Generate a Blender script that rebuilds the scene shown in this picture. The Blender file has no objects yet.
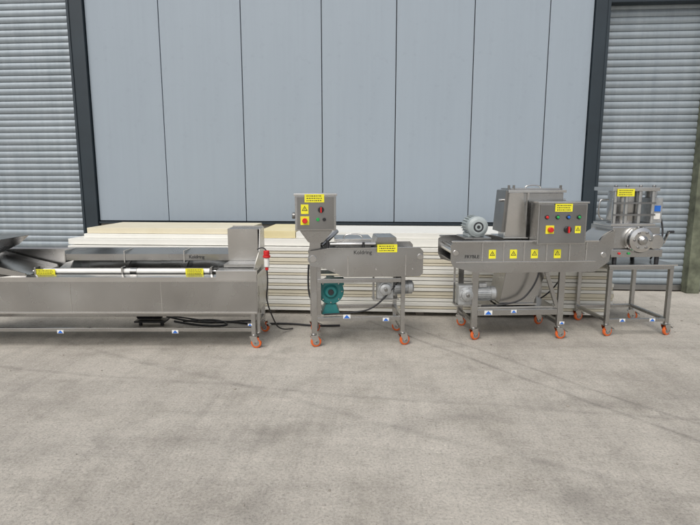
import bpy, bmesh, math, random
from math import sin, cos, pi, radians
from mathutils import Vector, Matrix
random.seed(7)
scene = bpy.context.scene
COL = scene.collection

# ------------------------------------------------------------------ materials
def newmat(name):
    m = bpy.data.materials.new(name); m.use_nodes = True
    nt = m.node_tree; b = nt.nodes['Principled BSDF']
    return m, nt, b
def noise(nt, scale, detail=4, rough=.55, vec=None, dist=0):
    n = nt.nodes.new('ShaderNodeTexNoise'); n.inputs['Scale'].default_value = scale
    n.inputs['Detail'].default_value = detail; n.inputs['Roughness'].default_value = rough
    n.inputs['Distortion'].default_value = dist
    if vec is not None: nt.links.new(vec, n.inputs['Vector'])
    return n.outputs['Fac']
def ramp(nt, fac, stops):
    r = nt.nodes.new('ShaderNodeValToRGB'); e = r.color_ramp.elements
    while len(e) < len(stops): e.new(.5)
    for i, (p, c) in enumerate(stops):
        e[i].position = p; e[i].color = (c, c, c, 1) if not isinstance(c, tuple) else (*c, 1)
    nt.links.new(fac, r.inputs['Fac']); return r.outputs['Color']
def mix(nt, a, b, fac, mode='MIX'):
    m = nt.nodes.new('ShaderNodeMix'); m.data_type = 'RGBA'; m.blend_type = mode
    for s, v in ((0, fac), (6, a), (7, b)):
        if hasattr(v, 'is_linked'): nt.links.new(v, m.inputs[s])
        elif isinstance(v, tuple): m.inputs[s].default_value = (*v, 1)
        else: m.inputs[s].default_value = v
    return m.outputs[2]
def coord(nt, scale=(1, 1, 1), kind='Object', rot=(0, 0, 0), loc=(0, 0, 0)):
    t = nt.nodes.new('ShaderNodeTexCoord'); mp = nt.nodes.new('ShaderNodeMapping')
    mp.inputs['Scale'].default_value = scale; mp.inputs['Rotation'].default_value = rot; mp.inputs['Location'].default_value = loc
    nt.links.new(t.outputs[kind], mp.inputs['Vector']); return mp.outputs['Vector']
def bump(nt, b, h, strength=.2, dist=.01):
    n = nt.nodes.new('ShaderNodeBump'); n.inputs['Strength'].default_value = strength
    n.inputs['Distance'].default_value = dist
    nt.links.new(h, n.inputs['Height']); nt.links.new(n.outputs['Normal'], b.inputs['Normal'])

def paint(name, c, rough=.5, metal=0, var=.12, scale=9):
    m, nt, b = newmat(name); v = coord(nt)
    f = noise(nt, scale, 5, .6, v)
    lo = tuple(x * (1 - var) for x in c); hi = tuple(min(1, x * (1 + var)) for x in c)
    nt.links.new(ramp(nt, f, [(.3, lo), (.7, hi)]), b.inputs['Base Color'])
    b.inputs['Roughness'].default_value = rough; b.inputs['Metallic'].default_value = metal
    return m
def steel(name, c=.52, r0=.2, r1=.34, stretch=(1, 1, 14), tint=(1, .985, .955)):
    m, nt, b = newmat(name)
    f = noise(nt, 1.6, 3, .5, coord(nt)); g = noise(nt, 30, 3, .5, coord(nt, stretch))
    base = ramp(nt, f, [(.3, tuple(c * .88 * t for t in tint)), (.7, tuple(c * 1.1 * t for t in tint))])
    nt.links.new(base, b.inputs['Base Color'])
    nt.links.new(ramp(nt, noise(nt, 3, 4, .5, coord(nt)), [(.3, r0), (.75, r1)]), b.inputs['Roughness'])
    b.inputs['Metallic'].default_value = 1
    a = nt.nodes.new('ShaderNodeMath'); a.operation = 'MULTIPLY_ADD'; a.inputs[1].default_value = .006
    nt.links.new(g, a.inputs[0]); nt.links.new(noise(nt, 1.5, 1, .4, coord(nt)), a.inputs[2])
    bump(nt, b, a.outputs[0], .8, .07)
    return m
M = {}
M['steel'] = steel('stainless_steel', .44)
M['steel_d'] = steel('stainless_steel_dull', .29, .3, .48)
M['steel_b'] = steel('stainless_steel_bright', .60, .14, .28)
M['yellow'] = paint('yellow_label', (.80, .74, .03), .5)
M['orange'] = paint('orange_polyurethane', (.70, .13, .025), .4)
M['black'] = paint('black_plastic', (.018, .018, .02), .45)
M['print'] = paint('black_print', (.03, .03, .03), .6)
M['rubber'] = paint('rubber_cable', (.02, .02, .022), .6)
M['white'] = paint('white_plastic', (.78, .77, .73), .4, var=.05)
M['red'] = paint('red_plastic', (.62, .02, .02), .35)
M['blue'] = paint('blue_label', (.02, .14, .55), .4)
M['green'] = paint('green_button', (.02, .35, .08), .4)
M['turq'] = paint('turquoise_paint', (.02, .17, .17), .4)
M['motor'] = paint('grey_motor_paint', (.34, .38, .38), .45)
M['alu'] = paint('cast_aluminium', (.42, .43, .43), .42, .6, .2, 25)
M['dark'] = paint('dark_gap', (.03, .032, .035), .8)
M['wood'] = paint('timber', (.16, .14, .12), .8, var=.3)
M['slate'] = paint('slate_flashing', (.018, .029, .038), .45, var=.15, scale=2)
M['lens'] = paint('pressure_tube', (.55, .57, .58), .15, .9)
M['stone'] = paint('loose_stone', (.30, .27, .23), .9, var=.5, scale=3)

# concrete
m, nt, b = newmat('concrete'); v = coord(nt)
big = noise(nt, .42, 5, .6, v, .5); med = noise(nt, 2.3, 8, .68, v, .3); fine = noise(nt, 60, 6, .75, v); mid = noise(nt, 14, 5, .7, v, .2)
base = ramp(nt, big, [(.32, (.385, .355, .310)), (.5, (.455, .422, .370)), (.70, (.51, .475, .42))])
c2 = mix(nt, base, ramp(nt, med, [(.3, (.76, .755, .74)), (.5, (1, 1, 1)), (.75, (1.08, 1.08, 1.08))]), .8, 'MULTIPLY')
c3 = mix(nt, c2, ramp(nt, fine, [(.3, .50), (.5, 1.0), (.72, 1.28)]), .8, 'MULTIPLY')
c3 = mix(nt, c3, ramp(nt, mid, [(.3, .84), (.5, 1.0), (.72, 1.10)]), .7, 'MULTIPLY')
st = noise(nt, 1.6, 5, .7, coord(nt, (.22, 3.2, 1), rot=(0, 0, .25)), .8)
c4 = mix(nt, c3, ramp(nt, st, [(.3, .86), (.5, 1.0), (.7, 1.08)]), .8, 'MULTIPLY')
st2 = noise(nt, 1.2, 6, .75, coord(nt, (3.5, .18, 1), rot=(0, 0, -.75)), .5)
c4 = mix(nt, c4, ramp(nt, st2, [(.34, .84), (.5, 1.0), (.7, 1.06)]), .8, 'MULTIPLY')
vo = nt.nodes.new('ShaderNodeTexVoronoi'); vo.inputs['Scale'].default_value = 52; nt.links.new(v, vo.inputs['Vector'])
c5 = mix(nt, c4, ramp(nt, vo.outputs['Distance'], [(.08, .5), (.2, 1.0)]), .65, 'MULTIPLY')
vo2 = nt.nodes.new('ShaderNodeTexVoronoi'); vo2.inputs['Scale'].default_value = 19; nt.links.new(v, vo2.inputs['Vector'])
c6 = mix(nt, c5, ramp(nt, vo2.outputs['Distance'], [(.06, 1.4), (.11, 1.0)]), .7, 'MULTIPLY')
bl = noise(nt, 1.1, 6, .6, coord(nt, (1, 1.2, 1)), 1.0)
c7 = mix(nt, c6, ramp(nt, bl, [(.56, 1.0), (.68, .80)]), .8, 'MULTIPLY')
def line(prev, rot, off, wdt, dark):
    vv = coord(nt, rot=(0, 0, rot)); s = nt.nodes.new('ShaderNodeSeparateXYZ'); nt.links.new(vv, s.inputs[0])
    wob = nt.nodes.new('ShaderNodeMath'); wob.operation = 'MULTIPLY_ADD'; wob.inputs[1].default_value = .3
    nt.links.new(noise(nt, .5, 3, .5, v), wob.inputs[0]); nt.links.new(s.outputs['Y'], wob.inputs[2])
    a = nt.nodes.new('ShaderNodeMath'); a.operation = 'SUBTRACT'; nt.links.new(wob.outputs[0], a.inputs[0]); a.inputs[1].default_value = off
    ab = nt.nodes.new('ShaderNodeMath'); ab.operation = 'ABSOLUTE'; nt.links.new(a.outputs[0], ab.inputs[0])
    r = ramp(nt, ab.outputs[0], [(0, dark), (wdt, 1.0)])
    return mix(nt, prev, r, ramp(nt, noise(nt, 2.5, 5, .7, v), [(.35, 0.2), (.6, 1.0)]), 'MULTIPLY')
for args in ((.9, 3.6, .035, .62), (.9, 3.85, .03, .7), (1.1, 2.2, .14, .84), (-.25, 3.3, .16, .86), (.12, 3.8, .04, .78), (.45, 3.1, .05, .8), (.0, 5.4, .45, .84)):
    c7 = line(c7, *args)
nt.links.new(c7, b.inputs['Base Color']); b.inputs['Roughness'].default_value = .9
hh = nt.nodes.new('ShaderNodeMath'); hh.operation = 'ADD'; h2 = nt.nodes.new('ShaderNodeMath'); h2.operation = 'ADD'
nt.links.new(fine, hh.inputs[0]); nt.links.new(med, hh.inputs[1]); nt.links.new(hh.outputs[0], h2.inputs[0]); nt.links.new(mid, h2.inputs[1])
bump(nt, b, h2.outputs[0], .55, .012)
M['concrete'] = m

# cladding
m, nt, b = newmat('blue_grey_cladding'); v = coord(nt)
streak = noise(nt, 3, 6, .6, coord(nt, (5, 5, .2))); lg = noise(nt, .5, 3, .5, v)
c = mix(nt, (.285, .335, .385), (.315, .365, .412), lg)
c = mix(nt, c, ramp(nt, streak, [(.3, .965), (.6, 1.01)]), .7, 'MULTIPLY')
spots = noise(nt, 9, 6, .75, v)
c = mix(nt, c, ramp(nt, spots, [(.30, .93), (.42, 1.0)]), .8, 'MULTIPLY')
nt.links.new(c, b.inputs['Base Color']); b.inputs['Roughness'].default_value = .34; b.inputs['Specular IOR Level'].default_value = .45
bump(nt, b, noise(nt, 1.2, 2, .4, coord(nt, (1, 1, .5))), .4, .05)
M['clad'] = m
m, nt, b = newmat('galvanised_shutter')
streak = noise(nt, 2.5, 6, .65, coord(nt, (3, 3, .3))); f2 = noise(nt, 1.2, 5, .6, coord(nt, (1, 1, 8)))
c = mix(nt, ramp(nt, streak, [(.3, (.25, .29, .318)), (.7, (.33, .37, .40))]), ramp(nt, f2, [(.3, .85), (.7, 1.08)]), .8, 'MULTIPLY')
nt.links.new(c, b.inputs['Base Color']); b.inputs['Roughness'].default_value = .48; b.inputs['Metallic'].default_value = .3
M['shutter'] = m
def cream(name, a, bb, sc=(.8, 1, 1)):
    m, nt, b = newmat(name)
    f = noise(nt, 2.5, 6, .65, coord(nt, sc))
    nt.links.new(ramp(nt, f, [(.25, a), (.7, bb)]), b.inputs['Base Color']); b.inputs['Roughness'].default_value = .45
    bump(nt, b, noise(nt, 45, 3, .5, coord(nt)), .08, .003)
    return m
M['cream'] = cream('cream_panel_edge', (.64, .59, .46), (.74, .69, .56))
M['foam'] = cream('insulation_foam', (.68, .61, .44), (.76, .70, .54))
M['foamy'] = cream('yellow_foam', (.70, .60, .32), (.80, .71, .44))
M['pwhite'] = cream('white_panel_skin', (.74, .73, .67), (.82, .81, .76))
M['moss'] = paint('mossy_block', (.12, .13, .09), .9, var=.5, scale=6)

# ------------------------------------------------------------------ geometry helpers
def empty(name, loc=(0, 0, 0), rot=0):
    o = bpy.data.objects.new(name, None); o.location = loc; o.rotation_euler = (0, 0, rot)
    o.empty_display_size = .1; COL.objects.link(o); return o
def addmesh(par, name, me, mat, smooth=False, loc=None, rot=None):
    me.materials.append(M[mat] if isinstance(mat, str) else mat)
    if smooth:
        for p in me.polygons: p.use_smooth = True
    o = bpy.data.objects.new(name, me); COL.objects.link(o)
    if par: o.parent = par
    if loc: o.location = loc
    if rot: o.rotation_euler = rot
    return o
def box(par, name, x, y, z, mat, bev=.003, rot=None):
    bm = bmesh.new(); bmesh.ops.create_cube(bm, size=1)
    c = Vector(((x[0]+x[1])/2, (y[0]+y[1])/2, (z[0]+z[1])/2))
    for vv in bm.verts: vv.co = Vector((vv.co.x*abs(x[1]-x[0]), vv.co.y*abs(y[1]-y[0]), vv.co.z*abs(z[1]-z[0])))
    mn = min(abs(x[1]-x[0]), abs(y[1]-y[0]), abs(z[1]-z[0]))
    if bev and mn > bev*2.5: bmesh.ops.bevel(bm, geom=bm.edges[:], offset=bev, segments=2, affect='EDGES', profile=.7)
    me = bpy.data.meshes.new(name); bm.to_mesh(me); bm.free()
    return addmesh(par, name, me, mat, loc=c, rot=rot)
def _pr(par, name, A_, C_, mat, bev):
    bm = bmesh.new(); a = [bm.verts.new(p) for p in A_]; c = [bm.verts.new(p) for p in C_]
    bm.faces.new(a); bm.faces.new(c[::-1]); n = len(a)
    for i in range(n): bm.faces.new((a[i], c[i], c[(i+1) % n], a[(i+1) % n]))
    bmesh.ops.recalc_face_normals(bm, faces=bm.faces[:])
    if bev: bmesh.ops.bevel(bm, geom=bm.edges[:], offset=bev, segments=2, affect='EDGES')
    me = bpy.data.meshes.new(name); bm.to_mesh(me); bm.free(); return addmesh(par, name, me, mat)
def prism(par, name, pts, y0, y1, mat, bev=.003):
    return _pr(par, name, [(p[0], y0, p[1]) for p in pts], [(p[0], y1, p[1]) for p in pts], mat, bev)
def prismx(par, name, pts, x0, x1, mat, bev=.003):
    return _pr(par, name, [(x0, p[0], p[1]) for p in pts], [(x1, p[0], p[1]) for p in pts], mat, bev)
def lathe(par, name, p0, p1, prof, mat, seg=32):
    p0 = Vector(p0); p1 = Vector(p1); ax = (p1-p0).normalized()
    q = Vector((0, 0, 1)).rotation_difference(ax)
    bm = bmesh.new(); rings = []
    for t, r in prof:
        rings.append([bm.verts.new(p0 + q @ Vector((r*cos(2*pi*i/seg), r*sin(2*pi*i/seg), t))) for i in range(seg)])
    for k in range(len(rings)-1):
        for i in range(seg):
            f = bm.faces.new((rings[k][i], rings[k][(i+1) % seg], rings[k+1][(i+1) % seg], rings[k+1][i])); f.smooth = True
    bm.faces.new(rings[0][::-1]); bm.faces.new(rings[-1])
    bmesh.ops.recalc_face_normals(bm, faces=bm.faces[:])
    for e in bm.edges:
        if len(e.link_faces) == 2 and e.calc_face_angle(0) > .6: e.smooth = False
    me = bpy.data.meshes.new(name); bm.to_mesh(me); bm.free(); return addmesh(par, name, me, mat)
def cyl(par, name, p0, p1, r, mat, seg=24):
    L = (Vector(p1)-Vector(p0)).length; e = min(r*.15, .004)
    return lathe(par, name, p0, p1, [(0, r-e), (e, r), (L-e, r), (L, r-e)], mat, seg)
def tube(par, name, pts, r, mat):
    cu = bpy.data.curves.new(name, 'CURVE'); cu.dimensions = '3D'; cu.bevel_depth = r; cu.bevel_resolution = 3
    s = cu.splines.new('NURBS'); s.points.add(len(pts)-1); s.use_endpoint_u = True; s.order_u = 3; s.resolution_u = 6
    for p, c in zip(s.points, pts): p.co = (*c, 1)
    cu.materials.append(M[mat]); o = bpy.data.objects.new(name, cu); COL.objects.link(o)
    if par: o.parent = par
    return o
def text(par, name, s, loc, size, mat, align='CENTER'):
    cu = bpy.data.curves.new(name, 'FONT'); cu.body = s; cu.size = size; cu.align_x = align; cu.align_y = 'CENTER'; cu.extrude = .0006; cu.offset = .0006
    cu.materials.append(M[mat]); o = bpy.data.objects.new(name, cu); COL.objects.link(o); o.parent = par
    o.location = loc; o.rotation_euler = (pi/2, 0, 0); return o
def label(par, x, z, w, h, y, rot=0, lines=3):
    e = bpy.data.objects.new('asset_label', None); COL.objects.link(e); e.parent = par; e.location = (x, y, z); e.rotation_euler = (0, rot, 0)
    box(e, 'label_plate', (-w/2, w/2), (-.003, 0), (-h/2, h/2), 'yellow', 0)
    for i in range(lines):
        zz = h*(.28-.28*i); xx = -w*.40
        while xx < w*.36:
            l = min(random.uniform(.03, .10)*w, w*.40-xx)
            box(e, 'print', (xx, xx+l), (-.0042, -.0032), (zz-h*.055, zz+h*.055), 'print', 0); xx += l + w*.035
def warn(par, x, z, s, y):
    box(par, 'warning_plate', (x-s/2, x+s/2), (y-.003, y), (z-s/2*1.25, z+s/2*1.25), 'yellow', 0)
    prism(par, 'warning_triangle', [(x-s*.38, z-s*.2), (x+s*.38, z-s*.2), (x, z+s*.45)], y-.0045, y-.0032, 'print', 0)
    prism(par, 'warning_triangle_inner', [(x-s*.24, z-s*.12), (x+s*.24, z-s*.12), (x, z+s*.29)], y-.006, y-.0047, 'yellow', 0)
    prism(par, 'warning_bolt', [(x+s*.03, z+s*.2), (x-s*.06, z+.02*s), (x+s*.0, z+.02*s), (x-s*.02, z-s*.1), (x+s*.07, z+.07*s), (x+.01*s, z+.07*s)], y-.0075, y-.0062, 'print', 0)
def bluetag(par, x, z, y, s=.035):
    box(par, 'blue_tag_plate', (x-s, x+s), (y-.003, y), (z-s*.55, z+s*.55), 'white', 0)
    prism(par, 'blue_tag_mark', [(x-s*.85, z-s*.45), (x+s*.85, z-s*.45), (x, z+s*.5)], y-.005, y-.0032, 'blue', 0)
def caster(par, x, y, ang=0, top=.135, r=.052):
    e = bpy.data.objects.new('caster', None); COL.objects.link(e); e.parent = par; e.location = (x, y, 0); e.rotation_euler = (0, 0, ang)
    off = .022
    lathe(e, 'caster_wheel', (off, -.016, r), (off, .016, r), [(0, r*.8), (.004, r*.96), (.009, r), (.023, r), (.028, r*.96), (.032, r*.8)], 'orange', 32)
    cyl(e, 'caster_hub', (off, -.0195, r), (off, .0195, r), r*.66, 'alu')
    cyl(e, 'caster_axle', (off, -.031, r), (off, .031, r), .012, 'steel_d')
    for s in (-1, 1):
        prism(e, 'caster_fork', [(off-.016, r-.016), (off+.016, r-.016), (off+.024, r+.03), (.034, .117), (-.034, .117), (-.03, .095)], s*.027-.0022, s*.027+.0022, 'steel_b', 0)
    box(e, 'caster_yoke', (-.036, .036), (-.031, .031), (.115, .121), 'steel_b', 0)
    cyl(e, 'caster_swivel', (0, 0, .121), (0, 0, top), .026, 'steel_b')
    prism(e, 'caster_brake', [(off+.03, .09), (off+.07, .068), (off+.072, .075), (off+.03, .1)], -.02, .02, 'steel_d', 0)
def motor(par, name, c, axis, L, R, mat, fins=22, box_on=True):
    e = bpy.data.objects.new(name, None); COL.objects.link(e); e.parent = par
    c = Vector(c); ax = Vector(axis).normalized(); d = c+ax*L
    lathe(e, 'motor_core', c, d, [(0, R*.6), (.01, R*.86), (L*.72, R*.86), (L*.73, R*.99), (L*.94, R*.97), (L, R*.72)], mat)
    q = Vector((0, 0, 1)).rotation_difference(ax)
    bm = bmesh.new()
    for i in range(fins):
        a = 2*pi*i/fins; mtx = Matrix.Translation(c) @ q.to_matrix().to_4x4() @ Matrix.Rotation(a, 4, 'Z')
        r = bmesh.ops.create_cube(bm, size=1)
        for vv in r['verts']: vv.co = mtx @ Vector((R*.9+vv.co.x*R*.2, vv.co.y*.004, L*.37+vv.co.z*L*.64))
    me = bpy.data.meshes.new('motor_fins'); bm.to_mesh(me); bm.free(); addmesh(e, 'motor_fins', me, mat)
    for k in range(4):
        rr = R*(.15+.16*k)
        lathe(e, 'fan_grille', d+ax*.0015*(3-k), d+ax*(.0015*(3-k)+.004), [(0, rr), (.001, rr+.0035), (.004, rr)], 'dark' if k % 2 == 0 else mat)
    if box_on:
        p = c+ax*L*.35
        box(e, 'terminal_box', (p.x-.04, p.x+.04), (p.y-.04, p.y+.04), (p.z+R*.9, p.z+R*1.42), mat, .006)
    return e
def gearbox(par, c, s, mat='alu'):
    x, y, z = c
    box(par, 'gearbox_housing', (x-s*.5, x+s*.5), (y-s*.35, y+s*.35), (z-s*.62, z+s*.55), mat, .012)
    lathe(par, 'gearbox_flange', (x, y-s*.35-.001, z), (x, y-s*.6, z), [(0, s*.46), (.008, s*.46), (.012, s*.36), (s*.2, s*.34), (s*.25, s*.2)], mat)
    for i in range(6):
        a = pi*2*i/6+.3
        cyl(par, 'gearbox_bolt', (x+s*.4*cos(a), y-s*.36, z+s*.4*sin(a)), (x+s*.4*cos(a), y-s*.42, z+s*.4*sin(a)), .007, 'steel_d', 8)
    cyl(par, 'gearbox_shaft', (x, y-s*.58, z), (x, y-s*.72, z), s*.1, 'steel_d')

# ------------------------------------------------------------------ ground
bm = bmesh.new()
vs = [bm.verts.new(p) for p in ((-150, -150, 0), (150, -150, 0), (150, 150, 0), (-150, 150, 0))]; bm.faces.new(vs)
me = bpy.data.meshes.new('ground'); bm.to_mesh(me); bm.free(); addmesh(None, 'ground', me, 'concrete')
bm = bmesh.new()
for i in range(620):
    x = random.uniform(-5, 5.5); y = random.uniform(1.2, 7.3) if random.random() < .6 else random.uniform(5.5, 7.4)
    s = random.uniform(.002, .006) if random.random() < .93 else random.uniform(.007, .012)
    r = bmesh.ops.create_icosphere(bm, subdivisions=1, radius=s)
    for vv in r['verts']: vv.co = Vector((x+vv.co.x*random.uniform(.7, 1.4), y+vv.co.y*random.uniform(.7, 1.4), s*.4+vv.co.z*.6))
me = bpy.data.meshes.new('gravel'); bm.to_mesh(me); bm.free(); addmesh(None, 'gravel', me, 'stone')

# ------------------------------------------------------------------ building
B = empty('warehouse_building')
WY = 7.6; TOP = 7.0; XA = -4.33
seams = [XA, -3.25, -2.07, -.93, .11, 1.17, 2.17, 2.745]
for a, c in zip(seams[:-1], seams[1:]):
    box(B, 'cladding_panel', (a+.006, c-.006), (WY, WY+.08), (1.0, TOP), 'clad', .005, rot=(random.uniform(-.002, .002), 0, random.uniform(-.002, .002)))
box(B, 'seam_backing', (XA, 2.745), (WY+.03, WY+.2), (.98, TOP), 'dark', 0)
box(B, 'base_flashing', (XA, 2.745), (WY-.03, WY+.05), (.955, .985), 'slate', .003)
box(B, 'plinth_wall', (XA, 2.745), (WY+.03, WY+.3), (0, .955), 'concrete', 0)
def strip(x0, x1):
    box(B, 'door_frame_flashing', (x0, x1), (WY-.05, WY+.26), (0, TOP), 'slate', .006)
strip(-4.57, XA-.005); strip(2.75, 2.94)
box(B, 'door_frame_edge', (-4.565, -4.53), (WY-.062, WY-.052), (0, TOP), 'slate', .003)
box(B, 'door_frame_edge', (2.90, 2.935), (WY-.062, WY-.052), (0, TOP), 'slate', .003)
def shutter(x0, x1, z0, z1, y):
    pitch = .092; n = int((z1-z0)/pitch); prof = []
    for i in range(n):
        zb = z0+i*pitch
        prof.append((y+.010, zb)); prof.append((y+.010, zb+.008))
        for k in range(7):
            t = k/6; prof.append((y-.016*sin(pi*(.08+.84*t)), zb+.010+t*(pitch-.012)))
    bm = bmesh.new(); rows = []
    for (yy, zz) in prof: rows.append([bm.verts.new((x, yy, zz)) for x in (x0, x1)])
    for r0, r1 in zip(rows[:-1], rows[1:]): bm.faces.new((r0[0], r0[1], r1[1], r1[0]))
    me = bpy.data.meshes.new('roller_shutter'); bm.to_mesh(me); bm.free()
    addmesh(B, 'roller_shutter', me, 'shutter')
    box(B, 'shutter_bottom_bar', (x0, x1), (y-.03, y+.03), (z0-.08, z0-.002), 'steel_d', .004)
shutter(-9.2, -4.57, .1, 5.2, WY+.14)
shutter(2.94, 4.28, .1, 4.0, WY+.14)
shutter(4.46, 8.6, .1, 4.0, WY+.14)
box(B, 'shutter_hood', (2.942, 9), (WY-.02, WY+.3), (3.93, 4.35), 'slate', .01)
box(B, 'lintel_cladding_right', (2.942, 12), (WY, WY+.3), (4.352, TOP), 'clad', 0)
box(B, 'lintel_cladding_left', (-12, -4.572), (WY, WY+.3), (5.2, TOP), 'clad', 0)
box(B, 'shutter_post', (4.282, 4.458), (WY-.02, WY+.3), (0, 3.93), 'moss', .01)
box(B, 'side_cladding_left', (-12, -9.2), (WY, WY+.3), (0, 5.198), 'clad', 0)
box(B, 'side_cladding_right', (8.6, 12), (WY, WY+.3), (0, 3.928), 'clad', 0)
box(B, 'building_core', (-12, 12), (WY+.32, WY+14), (0, TOP-.02), 'slate', 0)

# ------------------------------------------------------------------ insulated panel stacks
def stack(name, x0, x1, y0, y1, n, t, base=.05):
    S = empty(name)
    for i in range(int((x1-x0)/.9)+1):
        xx = min(x0+.1+i*.9, x1-.15)
        box(S, 'timber_bearer', (xx, xx+.1), (y0+.05, y1-.03), (0, base-.002), 'wood', .004)
    for k in range(n):
        j = random.uniform(-.035, .035); jy = random.uniform(-.016, .016)
        z = base+k*t; a, c = x0+j, x1+random.uniform(-.03, .03)
        box(S, 'panel_skin_lower', (a, c), (y0+jy, y1+jy), (z+.001, z+t*.30), 'pwhite', .004)
        box(S, 'panel_core', (a+.004, c-.004), (y0+jy+.016, y1-.01), (z+t*.30+.001, z+t*.60), 'cream', .003)
        box(S, 'panel_tongue', (a+.01, c-.01), (y0+jy-.002, y0+jy+.015), (z+t*.36, z+t*.54), 'cream', .004)
        box(S, 'panel_skin_upper', (a, c), (y0+jy-.003, y1+jy), (z+t*.605, z+t*.945), 'cream' if k % 3 == 1 else 'pwhite', .004)
    return S
SL = stack('insulated_panel_stack', -3.86, -1.68, 6.04, 7.1, 6, .1283)
zt = .82
box(SL, 'top_panel', (-3.90, -1.74), (6.10, 7.1), (zt+.002, zt+.07), 'pwhite', .004)
box(SL, 'top_panel_core', (-3.74, -1.70), (6.18, 7.12), (zt+.073, zt+.125), 'pwhite', .003)
box(SL, 'top_foam', (-3.72, -1.72), (6.22, 7.11), (zt+.128, zt+.195), 'foam', .006)
SR = stack('insulated_panel_stack', -1.54, 2.60, 6.06, 7.1, 6, .1283)
box(SR, 'top_panel', (-1.53, 2.42), (6.12, 7.12), (zt+.002, zt+.09), 'pwhite', .004)
box(SR, 'top_panel_lip', (-1.08, 2.38), (6.15, 7.12), (zt+.093, zt+.165), 'pwhite', .004)
box(SR, 'top_foam_end', (-1.53, -1.085), (6.14, 7.11), (zt+.093, zt+.18), 'foamy', .006)

# ------------------------------------------------------------------ machine A : fryer conveyor
A = empty('food_fryer_conveyor', (-1.26, 4.75, 0), radians(4))
XL = -3.6
prismx(A, 'trough_front_side', [(-.02, .345), (-.02, .655), (.0, .655), (.0, .375), (.03, .345)], XL, .045, 'steel', .002)
box(A, 'trough_bottom', (XL, .043), (.031, .62), (.338, .344), 'steel_d', 0)
prismx(A, 'trough_front_rim', [(-.035, .656), (-.035, .70), (.035, .715), (.035, .70), (-.02, .69), (-.02, .656)], XL, .05, 'steel_b', .001)
box(A, 'trough_fold', (XL, .045), (-.026, -.0205), (.345, .362), 'steel_b', .001)
for xx in (-.86, -1.72, -2.58): box(A, 'trough_weld_seam', (xx, xx+.006), (-.0225, -.0203), (.363, .654), 'steel_b', 0)
prismx(A, 'trough_rear_side', [(.60, .345), (.60, .885), (.62, .90), (.66, .885), (.66, .87), (.62, .87), (.62, .345)], XL+.5, -.28, 'steel', .001)
prismx(A, 'inner_guard', [(.24, .70), (.60, .80), (.60, .79), (.24, .69)], -2.0, -.3, 'steel_b', 0)
box(A, 'inner_guard_lip', (-2.0, -.3), (.225, .238), (.69, .745), 'steel', .002)
box(A, 'belt_surface', (XL, -.3), (.04, .222), (.60, .612), 'steel_d', 0)
prismx(A, 'cover_hood', [(.36, .80), (.36, .865), (.595, .90), (.595, .895), (.365, .86), (.365, .80)], -1.95, -.3, 'steel', 0)
for xx in (-1.95, -1.35, -.75):
    box(A, 'cover_rib', (xx, xx+.01), (.35, .597), (.78, .90), 'steel_b', .001)
text(A, 'name_plate_text', 'Koldring', (-.62, .357, .835), .045, 'print')
cyl(A, 'white_roller', (-2.02, .10, .735), (-.42, .10, .735), .026, 'white')
cyl(A, 'roller_shaft', (-2.12, .10, .735), (-.36, .10, .735), .012, 'steel_b')
for xx in (-2.08, -1.25, -.40):
    box(A, 'roller_bracket', (xx-.008, xx+.008), (.06, .14), (.64, .78), 'steel', .002)
lathe(A, 'roller_sleeve', (-1.18, .10, .735), (-1.12, .10, .735), [(0, .033), (.06, .033)], 'steel')
label(A, -1.99, .735, .20, .05, .066); label(A, -.56, .735, .17, .065, .066)
prism(A, 'end_guard_front', [(-.30, .80), (-.30, 1.12), (.0, 1.12), (.0, .80)], .36, .366, 'steel_b', .001)
prism(A, 'end_guard_slope', [(-.29, .77), (-.29, .798), (.015, .798), (.015, .77)], .12, .62, 'steel', 0)
prismx(A, 'end_guard_side', [(.0, .655), (.0, .78), (.30, .90), (.37, 1.12), (.62, 1.12), (.62, .60)], .017, .023, 'steel', .0)
box(A, 'end_guard_back', (-.30, .016), (.60, .606), (.60, 1.13), 'steel', 0)
box(A, 'end_guard_top', (-.30, .016), (.367, .60), (1.113, 1.119), 'steel', 0)
box(A, 'end_box', (-.33, .05), (-.038, .0), (.665, .765), 'steel_b', .004)
box(A, 'end_box_top', (-.33, .05), (.002, .12), (.755, .765), 'steel', .002)
box(A, 'trough_end', (.046, .052), (-.02, .62), (.345, .72), 'steel', 0)
prism(A, 'infeed_hopper', [(-2.85, .98), (-2.72, .84), (-2.48, .95), (-2.37, 1.045), (-2.85, 1.06)], .05, .50, 'steel', .003)
prism(A, 'infeed_chute', [(-3.1, .93), (-2.16, .70), (-2.16, .69), (-3.1, .90)], .02, .54, 'steel_b', 0)
prism(A, 'infeed_chute_side', [(-3.1, .98), (-2.14, .73), (-2.12, .68), (-3.1, .86)], .0, .018, 'steel', 0)
prism(A, 'infeed_chute_far_side', [(-3.1, .98), (-2.14, .73), (-2.12, .68), (-3.1, .86)], .542, .56, 'steel', 0)
for y in (-.005, .55):
    box(A, 'frame_rail', (XL, .0), (y, y+.035), (.165, .20), 'steel', .004)
    for x in (0, -3.1):
        box(A, 'leg', (x-.02, x+.02), (y-.002, y+.038), (.135, .343), 'steel', .004)
        caster(A, x, y+.018, random.uniform(-.5, .5))
box(A, 'corner_leg', (.024, .055), (.05, .081), (.135, .60), 'steel', .004)
for x in (0, -3.1): box(A, 'cross_rail', (x-.016, x+.016), (.033, .548), (.167, .197), 'steel', .003)
for x in (-.9, -1.85): box(A, 'drop_post', (x-.016, x+.016), (.552, .583), (.20, .343), 'steel', .003)
bluetag(A, -1.85, .165, -.006, .03); bluetag(A, -.75, .165, -.006, .03); bluetag(A, -.03, .235, -.01, .02)
P = empty('pump_motor', (-2.62, 5.45, 0), radians(4))
box(P, 'pump_base', (-.14, .20), (-.08, .08), (0.05, .07), 'black', .003)
motor(P, 'pump_motor_body', (-.13, 0, .16), (1, 0, 0), .28, .085, 'black')
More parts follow.
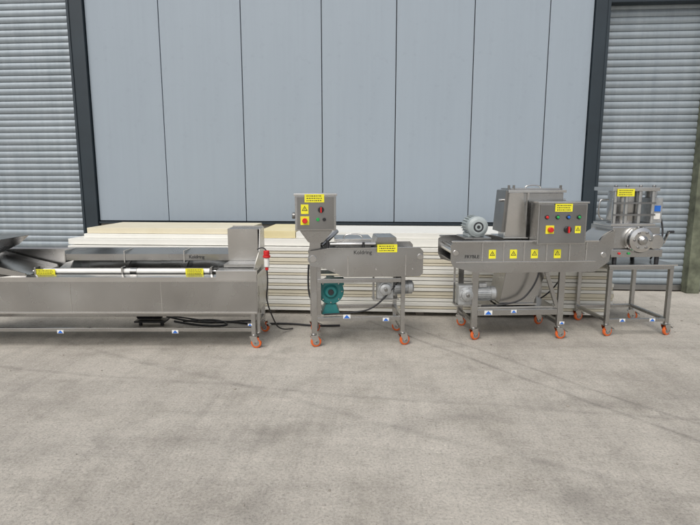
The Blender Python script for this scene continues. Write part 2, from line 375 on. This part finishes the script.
cyl(P, 'pump_inlet', (.15, 0, .16), (.22, 0, .16), .05, 'rubber')
cyl(P, 'pump_foot', (-.1, 0, 0), (-.1, 0, .05), .02, 'black'); cyl(P, 'pump_foot', (.14, 0, 0), (.14, 0, .05), .02, 'black')
Cb = empty('electrical_cable')
tube(Cb, 'cable', [(-2.4, 5.4, .12), (-2.1, 5.5, .015), (-1.8, 5.65, .014), (-1.5, 5.52, .014), (-1.1, 5.6, .014), (-.75, 5.5, .014), (-.5, 5.55, .014)], .011, 'rubber')
tube(Cb, 'cable', [(-2.9, 5.6, .3), (-2.6, 5.62, .08), (-2.2, 5.7, .013), (-1.9, 5.55, .013), (-1.6, 5.7, .013), (-1.3, 5.62, .013), (-1.23, 5.2, .1)], .009, 'rubber')
tube(Cb, 'cable', [(-3.4, 5.5, .25), (-3.1, 5.5, .12), (-2.8, 5.45, .10), (-2.7, 5.42, .2)], .012, 'rubber')
tube(Cb, 'cable', [(-2.3, 5.6, .012), (-2.0, 5.75, .012), (-1.7, 5.5, .012), (-1.9, 5.42, .012), (-2.2, 5.5, .012), (-2.4, 5.6, .012)], .010, 'rubber')
PL = empty('power_plug', (-1.15, 4.9, .74), 0)
cyl(PL, 'plug_body', (0, 0, .03), (0, 0, .12), .026, 'white'); cyl(PL, 'plug_collar', (0, 0, .12), (0, 0, .145), .036, 'red')
cyl(PL, 'plug_cap', (0, 0, .146), (0, 0, .19), .029, 'red'); cyl(PL, 'plug_gland', (0, 0, -.0), (0, 0, .03), .016, 'red')
tube(PL, 'plug_lead', [(0, 0, 0), (.01, 0, -.12), (-.03, .05, -.3), (.02, .1, -.5), (.05, .3, -.70), (.15, .5, -.728)], .007, 'rubber')
tube(PL, 'plug_hanger', [(0, 0, .18), (-.02, .0, .24), (-.09, .0, .20)], .006, 'rubber')

# ------------------------------------------------------------------ machine B
Bm = empty('batter_applicator_machine', (-.69, 4.83, 0), radians(8))
D = .50
for y in (0, D):
    box(Bm, 'leg', (.0-.02, .035), (y-.018, y+.018), (.135, .93 if y == 0 else .70), 'steel', .004)
    box(Bm, 'leg', (.845, .885), (y-.018, y+.018), (.135, .70), 'steel', .004)
    box(Bm, 'frame_rail', (.036, .844), (y-.016, y+.016), (.255, .295), 'steel', .004)
    box(Bm, 'upper_rail', (.036, .844), (y-.014, y+.014), (.63, .67), 'steel', .004)
    caster(Bm, .0, y, .5 if y else .2); caster(Bm, .87, y, -.4 if y else .3)
for x in (.0, .86): box(Bm, 'cross_rail', (x-.014, x+.02), (.019, D-.019), (.257, .293), 'steel', .003)
for x in (.008, .866): box(Bm, 'foot_rail', (x-.013, x+.013), (.019, D-.019), (.14, .17), 'steel', .003)
bluetag(Bm, .32, .30, -.017, .035); bluetag(Bm, .70, .265, -.017, .03)
box(Bm, 'tower_column', (-.03, .075), (.02, .13), (.30, 1.06), 'steel', .005)
prism(Bm, 'control_funnel', [(-.12, 1.13), (.19, 1.13), (.10, 1.02), (-.04, 1.02)], .0, .18, 'steel', .004)
box(Bm, 'control_box', (-.16, .22), (-.04, .20), (1.135, 1.455), 'steel', .006)
box(Bm, 'control_box_lid', (-.17, .23), (-.05, .21), (1.456, 1.48), 'steel_b', .004)
prism(Bm, 'control_box_door', [(-.14, 1.15), (.20, 1.15), (.20, 1.445), (-.14, 1.445)], -.048, -.042, 'steel_d', .001)
label(Bm, .02, 1.435, .18, .075, -.052)
box(Bm, 'stop_plate', (-.11, -.03), (-.055, -.05), (1.19, 1.27), 'yellow', 0)
cyl(Bm, 'stop_button', (-.07, -.056, 1.23), (-.07, -.09, 1.23), .024, 'red')
warn(Bm, -.07, 1.335, .07, -.05)
cyl(Bm, 'start_button', (.05, -.05, 1.24), (.05, -.065, 1.24), .016, 'green'); cyl(Bm, 'off_button', (.11, -.05, 1.24), (.11, -.065, 1.24), .016, 'black')
cyl(Bm, 'main_switch', (.08, -.05, 1.33), (.08, -.07, 1.33), .028, 'black'); box(Bm, 'main_switch_bar', (.074, .086), (-.09, -.071), (1.305, 1.355), 'red', .003)
cyl(Bm, 'left_handwheel', (-.19, .05, 1.27), (-.162, .05, 1.27), .03, 'steel_d')
body = [(-.02, .80), (-.05, .86), (-.03, .94), (.12, .965), (1.02, .965), (1.05, .93), (1.05, .72), (1.02, .69), (.30, .69), (.10, .78)]
prism(Bm, 'side_plate_front', body, -.035, -.027, 'steel', .001)
prism(Bm, 'side_plate_rear', body, .49, .498, 'steel', .001)
box(Bm, 'plate_top_flange', (.13, 1.02), (-.052, -.02), (.966, .972), 'steel_b', 0)
prism(Bm, 'tank_bottom', [(.12, .79), (.30, .705), (1.0, .705), (1.03, .73), (1.03, .76), (.12, .82)], -.025, .488, 'steel_d', 0)
box(Bm, 'mesh_belt', (.0, 1.02), (-.02, .485), (.885, .90), 'steel_d', .002)
for i in range(26):
    xx = .01+i*.04
    cyl(Bm, 'belt_rod', (xx, -.02, .904), (xx, .485, .904), .004, 'steel_b', 8)
cyl(Bm, 'end_roller', (-.0, -.045, .87), (.0, .50, .87), .035, 'steel_b'); cyl(Bm, 'end_roller', (1.02, -.045, .88), (1.02, .50, .88), .03, 'steel_b')
box(Bm, 'top_hood', (.22, .56), (.06, .44), (.90, 1.03), 'steel', .006)
box(Bm, 'top_hood_lid', (.21, .57), (.05, .45), (1.031, 1.045), 'steel_b', .003)
tube(Bm, 'hood_handle', [(.30, .12, 1.045), (.30, .12, 1.085), (.48, .12, 1.085), (.48, .12, 1.045)], .007, 'steel_b')
prism(Bm, 'curtain_hopper', [(.58, .92), (.82, .92), (.80, 1.06), (.62, 1.06)], .04, .42, 'steel', .004)
cyl(Bm, 'adjust_knob', (.14, .0, .965), (.14, .0, 1.04), .014, 'black'); cyl(Bm, 'adjust_knob', (.48, -.01, .965), (.48, -.01, 1.02), .012, 'black')
cyl(Bm, 'flow_pipe', (.16, .02, 1.0), (.60, .02, 1.0), .018, 'steel_b')
cyl(Bm, 'feed_pipe', (.08, .12, .97), (.24, .30, 1.10), .025, 'steel_b')
text(Bm, 'name_plate_text', 'Koldring', (.47, -.037, .925), .05, 'print')
label(Bm, .70, .965, .19, .075, -.053)
for xx in (.2, .6, .95): cyl(Bm, 'plate_bolt', (xx, -.036, .76), (xx, -.043, .76), .009, 'steel_b', 8)
for xx in (.33, .88): box(Bm, 'plate_stiffener', (xx-.005, xx+.005), (-.042, -.0355), (.70, .90), 'steel_b', .001)
lathe(Bm, 'blower_scroll', (.17, .08, .53), (.17, .19, .53), [(0, .10), (.008, .128), (.1, .128), (.11, .10)], 'turq', 40)
lathe(Bm, 'blower_intake', (.17, .078, .53), (.17, .05, .53), [(0, .07), (.01, .066), (.028, .05)], 'turq')
cyl(Bm, 'blower_hub', (.17, .05, .53), (.17, .035, .53), .028, 'black')
box(Bm, 'blower_outlet', (.19, .30), (.09, .18), (.585, .655), 'turq', .006)
for i in range(8):
    a = 2*pi*i/8; cyl(Bm, 'blower_bolt', (.17+.108*cos(a), .079, .53+.108*sin(a)), (.17+.108*cos(a), .07, .53+.108*sin(a)), .007, 'steel_b', 8)
motor(Bm, 'blower_motor', (.17, .192, .53), (0, 1, 0), .2, .085, 'turq')
prism(Bm, 'blower_stand', [(.08, .296), (.26, .296), (.22, .40), (.12, .40)], .09, .30, 'turq', .004)
tube(Bm, 'blower_cable', [(.1, .1, .5), (.0, .05, .4), (-.06, .1, .55), (-.04, .05, .8)], .009, 'rubber')
gearbox(Bm, (.70, .10, .555), .16)
motor(Bm, 'drive_motor', (.78, .10, .56), (1, 0, 0), .20, .07, 'alu')
box(Bm, 'gearbox_bracket', (.58, .84), (.05, .2), (.44, .452), 'steel', .002)
for x in (.59, .82): box(Bm, 'gearbox_hanger', (x, x+.02), (.18, .19), (.452, .69), 'steel', 0)
tube(Bm, 'motor_cable', [(.86, .1, .64), (.80, .02, .60), (.6, .05, .36), (.4, .08, .31), (.1, .04, .31)], .008, 'rubber')

# ------------------------------------------------------------------ machine C
C = empty('breading_machine', (.87, 5.16, 0), radians(7))
D = .54
for y in (0, D):
    for x in (0.02, .90):
        box(C, 'leg', (x-.03, x+.03), (y-.018, y+.018), (.135, .70), 'steel', .004)
        caster(C, x, y, random.uniform(-.5, .5))
    box(C, 'frame_rail', (.051, .869), (y-.016, y+.016), (.255, .315), 'steel', .004)
for x in (.02, .90): box(C, 'cross_rail', (x-.02, x+.02), (.019, D-.019), (.145, .185), 'steel', .003)
box(C, 'drip_tray', (.06, .86), (.02, .52), (.316, .335), 'steel_b', .003)
bluetag(C, .16, .285, -.017, .04); bluetag(C, .42, .295, -.017, .028); bluetag(C, .92, .17, -.02, .025)
body = [(-.22, .76), (-.25, .82), (-.25, .98), (-.22, 1.0), (1.22, 1.0), (1.36, .93), (1.34, .80), (1.20, .70), (.0, .70)]
prism(C, 'side_plate_front', body, -.06, -.052, 'steel', .001)
prism(C, 'side_plate_rear', body, .50, .508, 'steel', .001)
box(C, 'trough_floor', (-.22, 1.2), (-.05, .498), (.80, .812), 'steel_d', 0)
box(C, 'lower_tank', (.05, 1.15), (-.045, .495), (.712, .798), 'steel_d', .003)
box(C, 'top_rim', (-.24, 1.22), (-.075, -.045), (1.001, 1.018), 'steel_b', .003); box(C, 'top_rim', (-.24, 1.22), (.49, .52), (1.001, 1.018), 'steel_b', .003)
box(C, 'mesh_belt', (-.2, 1.3), (-.045, .49), (.93, .942), 'steel_d', .002)
for i in range(36):
    xx = -.2+i*.0425; cyl(C, 'belt_rod', (xx, -.045, .947), (xx, .49, .947), .0045, 'steel_b', 8)
for xx, zz in ((-.2, .9), (1.28, .87)): cyl(C, 'end_roller', (xx, -.07, zz), (xx, .515, zz), .03, 'steel_b')
box(C, 'plate_fold', (-.2, 1.2), (-.068, -.061), (.80, .812), 'steel_b', .002)
for xx in (.16, .37, .58, .81): warn(C, xx, .885, .07, -.061)
text(C, 'name_plate_text', 'FRYBLE', (-.04, -.063, .86), .045, 'print')
for xx in (.06, .27, .475, .70, .93, 1.1): box(C, 'plate_stiffener', (xx-.006, xx+.006), (-.068, -.061), (.815, .995), 'steel_b', .001)
box(C, 'motor_mount', (-.08, .18), (.05, .4), (1.02, 1.035), 'steel', .002)
motor(C, 'top_motor', (.05, .36, 1.14), (0, -1, 0), .30, .105, 'motor', box_on=False)
box(C, 'motor_foot', (-.03, .13), (.12, .34), (1.036, 1.07), 'motor', .004)
box(C, 'hopper_body', (.38, .93), (.14, .44), (1.02, 1.475), 'steel', .005)
box(C, 'hopper_rim', (.36, .95), (.12, .46), (1.476, 1.505), 'steel_b', .004)
prism(C, 'hopper_side_chute', [(.33, 1.02), (.36, 1.475), (.50, 1.475), (.55, 1.02)], .09, .138, 'steel_b', .003)
prism(C, 'hopper_side_panel', [(.31, 1.08), (.34, 1.50), (.376, 1.475), (.376, 1.08)], .14, .42, 'steel_d', .002)
box(C, 'hopper_lid', (.39, .92), (.14, .44), (1.506, 1.52), 'steel', .004)
box(C, 'hopper_channel', (.555, .575), (.125, .139), (1.02, 1.475), 'steel_b', .002)
for xx in (.37, .42, .90): cyl(C, 'lid_knob', (xx, .15, 1.505), (xx, .15, 1.55), .012, 'steel_d')
tube(C, 'lid_handle', [(.54, .16, 1.52), (.54, .16, 1.55), (.70, .16, 1.55), (.70, .16, 1.52)], .007, 'steel_b')
cyl(C, 'elevator_shaft', (.29, .20, 1.40), (.98, .20, 1.40), .014, 'steel_b')
box(C, 'hopper_base_flange', (.31, .97), (.08, .47), (1.019, 1.032), 'steel_b', .002)
box(C, 'control_panel', (.57, 1.05), (-.13, .06), (.985, 1.38), 'steel', .006)
box(C, 'control_panel_door', (.585, 1.035), (-.138, -.131), (1.0, 1.365), 'steel_d', .002)
box(C, 'control_panel_hood', (.56, 1.06), (-.145, .07), (1.381, 1.398), 'steel_b', .003)
label(C, .81, 1.34, .17, .075, -.14)
for xx, mm in ((.65, 'red'), (.755, 'green'), (.86, 'blue'), (.965, 'green')):
    cyl(C, 'indicator_ring', (xx, -.138, 1.25), (xx, -.145, 1.25), .022, 'black'); cyl(C, 'indicator_button', (xx, -.145, 1.25), (xx, -.158, 1.25), .013, mm)
box(C, 'stop_plate', (.645, .725), (-.143, -.138), (1.09, 1.17), 'yellow', 0); cyl(C, 'stop_button', (.685, -.144, 1.13), (.685, -.18, 1.13), .025, 'red')
cyl(C, 'main_switch', (.86, -.138, 1.13), (.86, -.16, 1.13), .033, 'black'); box(C, 'main_switch_bar', (.853, .867), (-.18, -.161), (1.10, 1.16), 'red', .003)
warn(C, .96, 1.13, .055, -.139)
box(C, 'control_panel_bracket', (.76, .84), (-.05, .0), (.7, .984), 'steel', .003)
prism(C, 'discharge_chute', [(.36, .699), (.78, .699), (.66, .36), (.30, .36)], .08, .42, 'steel', .004)
prism(C, 'discharge_lip', [(.28, .345), (.68, .345), (.68, .358), (.28, .358)], .05, .44, 'steel_b', .001)
prism(C, 'brace', [(.72, .69), (.76, .69), (.89, .32), (.85, .32)], -.012, .012, 'steel', .002)
gearbox(C, (-.06, .06, .47), .17)
motor(C, 'drive_motor', (.03, .06, .47), (1, 0, 0), .22, .075, 'alu')
box(C, 'gearbox_bracket', (-.17, .1), (.02, .16), (.35, .362), 'steel', .002)
for x in (-.16, .07): box(C, 'gearbox_hanger', (x, x+.02), (.15, .16), (.362, .75), 'steel', 0)
tube(C, 'panel_cable', [(.7, .0, 1.0), (.66, -.07, .8), (.62, -.02, .55), (.45, .0, .35), (.1, .03, .345)], .009, 'rubber')
tube(C, 'panel_cable', [(1.04, .02, 1.1), (1.12, .05, 1.0), (1.1, .2, .8), (1.0, .4, .4), (.9, .5, .3)], .008, 'rubber')

# ------------------------------------------------------------------ machine D
Dm = empty('food_forming_machine', (2.26, 5.39, 0), radians(7))
W = .66; D = .62
for y in (0, D):
    for x in (0.02, W):
        box(Dm, 'table_leg', (x-.02, x+.02), (y-.02, y+.02), (.135, .70), 'steel', .004)
        caster(Dm, x, y, random.uniform(-.6, .6))
    box(Dm, 'table_mid_rail', (.041, W-.021), (y-.017, y+.017), (.15, .185), 'steel', .004)
    box(Dm, 'table_top_rail', (.0, W+.02), (y-.022, y+.022), (.701, .735), 'steel', .004)
for x in (.02, W):
    box(Dm, 'table_side_rail', (x-.017, x+.017), (.021, D-.021), (.152, .183), 'steel', .003)
    box(Dm, 'table_top_side_rail', (x-.022, x+.022), (.023, D-.023), (.703, .733), 'steel', .003)
box(Dm, 'table_top', (-.01, W+.05), (-.03, D+.03), (.736, .752), 'steel_b', .003)
bluetag(Dm, .18, .17, -.018, .03); bluetag(Dm, .5, .17, -.018, .03)
for x, y in ((.10, .08), (.55, .08), (.10, .5), (.55, .5)): cyl(Dm, 'machine_foot', (x, y, .752), (x, y, .82), .022, 'black')
box(Dm, 'base_housing', (.04, .58), (.04, .54), (.82, .90), 'steel', .008)
box(Dm, 'main_housing', (.06, .56), (.08, .52), (.901, 1.13), 'steel', .01)
lathe(Dm, 'forming_drum', (.32, .078, 1.0), (.32, -.02, 1.0), [(0, .13), (.02, .135), (.07, .135), (.085, .125), (.098, .09)], 'steel_b', 48)
lathe(Dm, 'forming_drum_hub', (.32, -.021, 1.0), (.32, -.06, 1.0), [(0, .05), (.02, .045), (.039, .02)], 'steel')
for i in range(6):
    a = 2*pi*i/6; cyl(Dm, 'drum_knob', (.32+.085*cos(a), -.02, 1.0+.085*sin(a)), (.32+.085*cos(a), -.032, 1.0+.085*sin(a)), .012, 'steel_d', 12)
lathe(Dm, 'side_drum', (.49, .078, .98), (.49, .01, .98), [(0, .08), (.06, .08), (.068, .07)], 'steel_b', 36)
pts = []
for k in range(9):
    a = radians(95+k*10); pts.append((.06+.20*cos(a)+.02, .88+.22*sin(a)))
inn = [(x*.93+.004, (z-.88)*.95+.88) for x, z in pts]
prism(Dm, 'discharge_slide', pts+inn[::-1], .06, .40, 'steel_b', 0)
cyl(Dm, 'slide_roller', (-.10, .04, .94), (-.10, .42, .94), .03, 'black')
prism(Dm, 'slide_bracket', [(-.13, .90), (.06, .84), (.06, 1.1), (-.07, 1.02)], .042, .05, 'steel', 0)
box(Dm, 'press_base', (.05, .52), (.10, .46), (1.131, 1.16), 'steel_b', .004)
box(Dm, 'press_head', (.04, .53), (.09, .47), (1.49, 1.53), 'steel_b', .005)
lathe(Dm, 'feed_hopper_tube', (.28, .30, 1.16), (.28, .30, 1.49), [(0, .15), (.02, .155), (.31, .155), (.33, .15)], 'steel', 48)
for x in (.08, .20, .34, .48):
    cyl(Dm, 'guide_column', (x, .118, 1.16), (x, .118, 1.49), .021, 'lens')
    cyl(Dm, 'column_nut', (x, .118, 1.531), (x, .118, 1.55), .018, 'steel_d', 6)
for z in (1.24, 1.36): box(Dm, 'column_tie', (.06, .50), (.088, .096), (z, z+.018), 'steel_d', 0)
label(Dm, .17, 1.475, .18, .075, .086)
box(Dm, 'motor_housing', (.50, .62), (.16, .40), (1.16, 1.42), 'alu', .012)
box(Dm, 'blue_plate', (.525, .595), (.154, .159), (1.28, 1.34), 'blue', 0); box(Dm, 'white_plate', (.525, .595), (.154, .159), (1.20, 1.26), 'white', 0)
cyl(Dm, 'motor_cap', (.56, .28, 1.42), (.56, .28, 1.50), .055, 'alu')
tube(Dm, 'motor_cable', [(.62, .28, 1.3), (.68, .28, 1.25), (.68, .2, 1.05), (.60, .12, .95), (.63, .3, .76)], .009, 'rubber')
cyl(Dm, 'crank_shaft', (.56, .2, .96), (.68, .2, .96), .016, 'steel_b')
prismx(Dm, 'crank_arm', [(.18, .94), (.22, .94), (.14, 1.08), (.11, 1.07)], .68, .69, 'steel_b', 0)
cyl(Dm, 'crank_handle', (.69, .125, 1.07), (.74, .125, 1.07), .013, 'black')
for xx, mm in ((.12, 'red'), (.22, 'green')): cyl(Dm, 'panel_button', (xx, .039, .86), (xx, .025, .86), .012, mm)
tube(Dm, 'hopper_handle', [(.02, .2, 1.2), (-.04, .2, 1.2), (-.04, .2, 1.4), (.02, .2, 1.4), (.06, .2, 1.4)], .008, 'steel_b')

# ------------------------------------------------------------------ light
w = bpy.data.worlds.new('World'); scene.world = w; w.use_nodes = True; nt = w.node_tree
bg = nt.nodes['Background']; sk = nt.nodes.new('ShaderNodeTexSky'); sk.sky_type = 'NISHITA'; sk.sun_disc = False
EL, AZ = radians(52), radians(200)
sk.sun_elevation = EL; sk.sun_rotation = AZ; sk.air_density = 1.0; sk.dust_density = 4; sk.ozone_density = 1
hs = nt.nodes.new('ShaderNodeHueSaturation'); hs.inputs['Saturation'].default_value = .35
nt.links.new(sk.outputs[0], hs.inputs['Color']); nt.links.new(hs.outputs[0], bg.inputs['Color']); bg.inputs['Strength'].default_value = .145
sd = Vector((sin(AZ)*cos(EL), cos(AZ)*cos(EL), sin(EL)))
L = bpy.data.lights.new('sun', 'SUN'); L.energy = 1.3; L.angle = radians(35); L.color = (1, .97, .92)
lo = bpy.data.objects.new('sun', L); COL.objects.link(lo); lo.rotation_euler = sd.to_track_quat('Z', 'Y').to_euler()

cam = bpy.data.cameras.new('camera'); co = bpy.data.objects.new('camera', cam); COL.objects.link(co)
cam.sensor_fit = 'HORIZONTAL'; cam.sensor_width = 36; cam.lens = 36*520/700; cam.clip_start = .05; cam.clip_end = 1000
co.location = (0, 0, 1.6); co.rotation_euler = (radians(81), 0, radians(4)); scene.camera = co
scene.view_settings.view_transform = 'Standard'; scene.view_settings.look = 'None'; scene.view_settings.exposure = 0
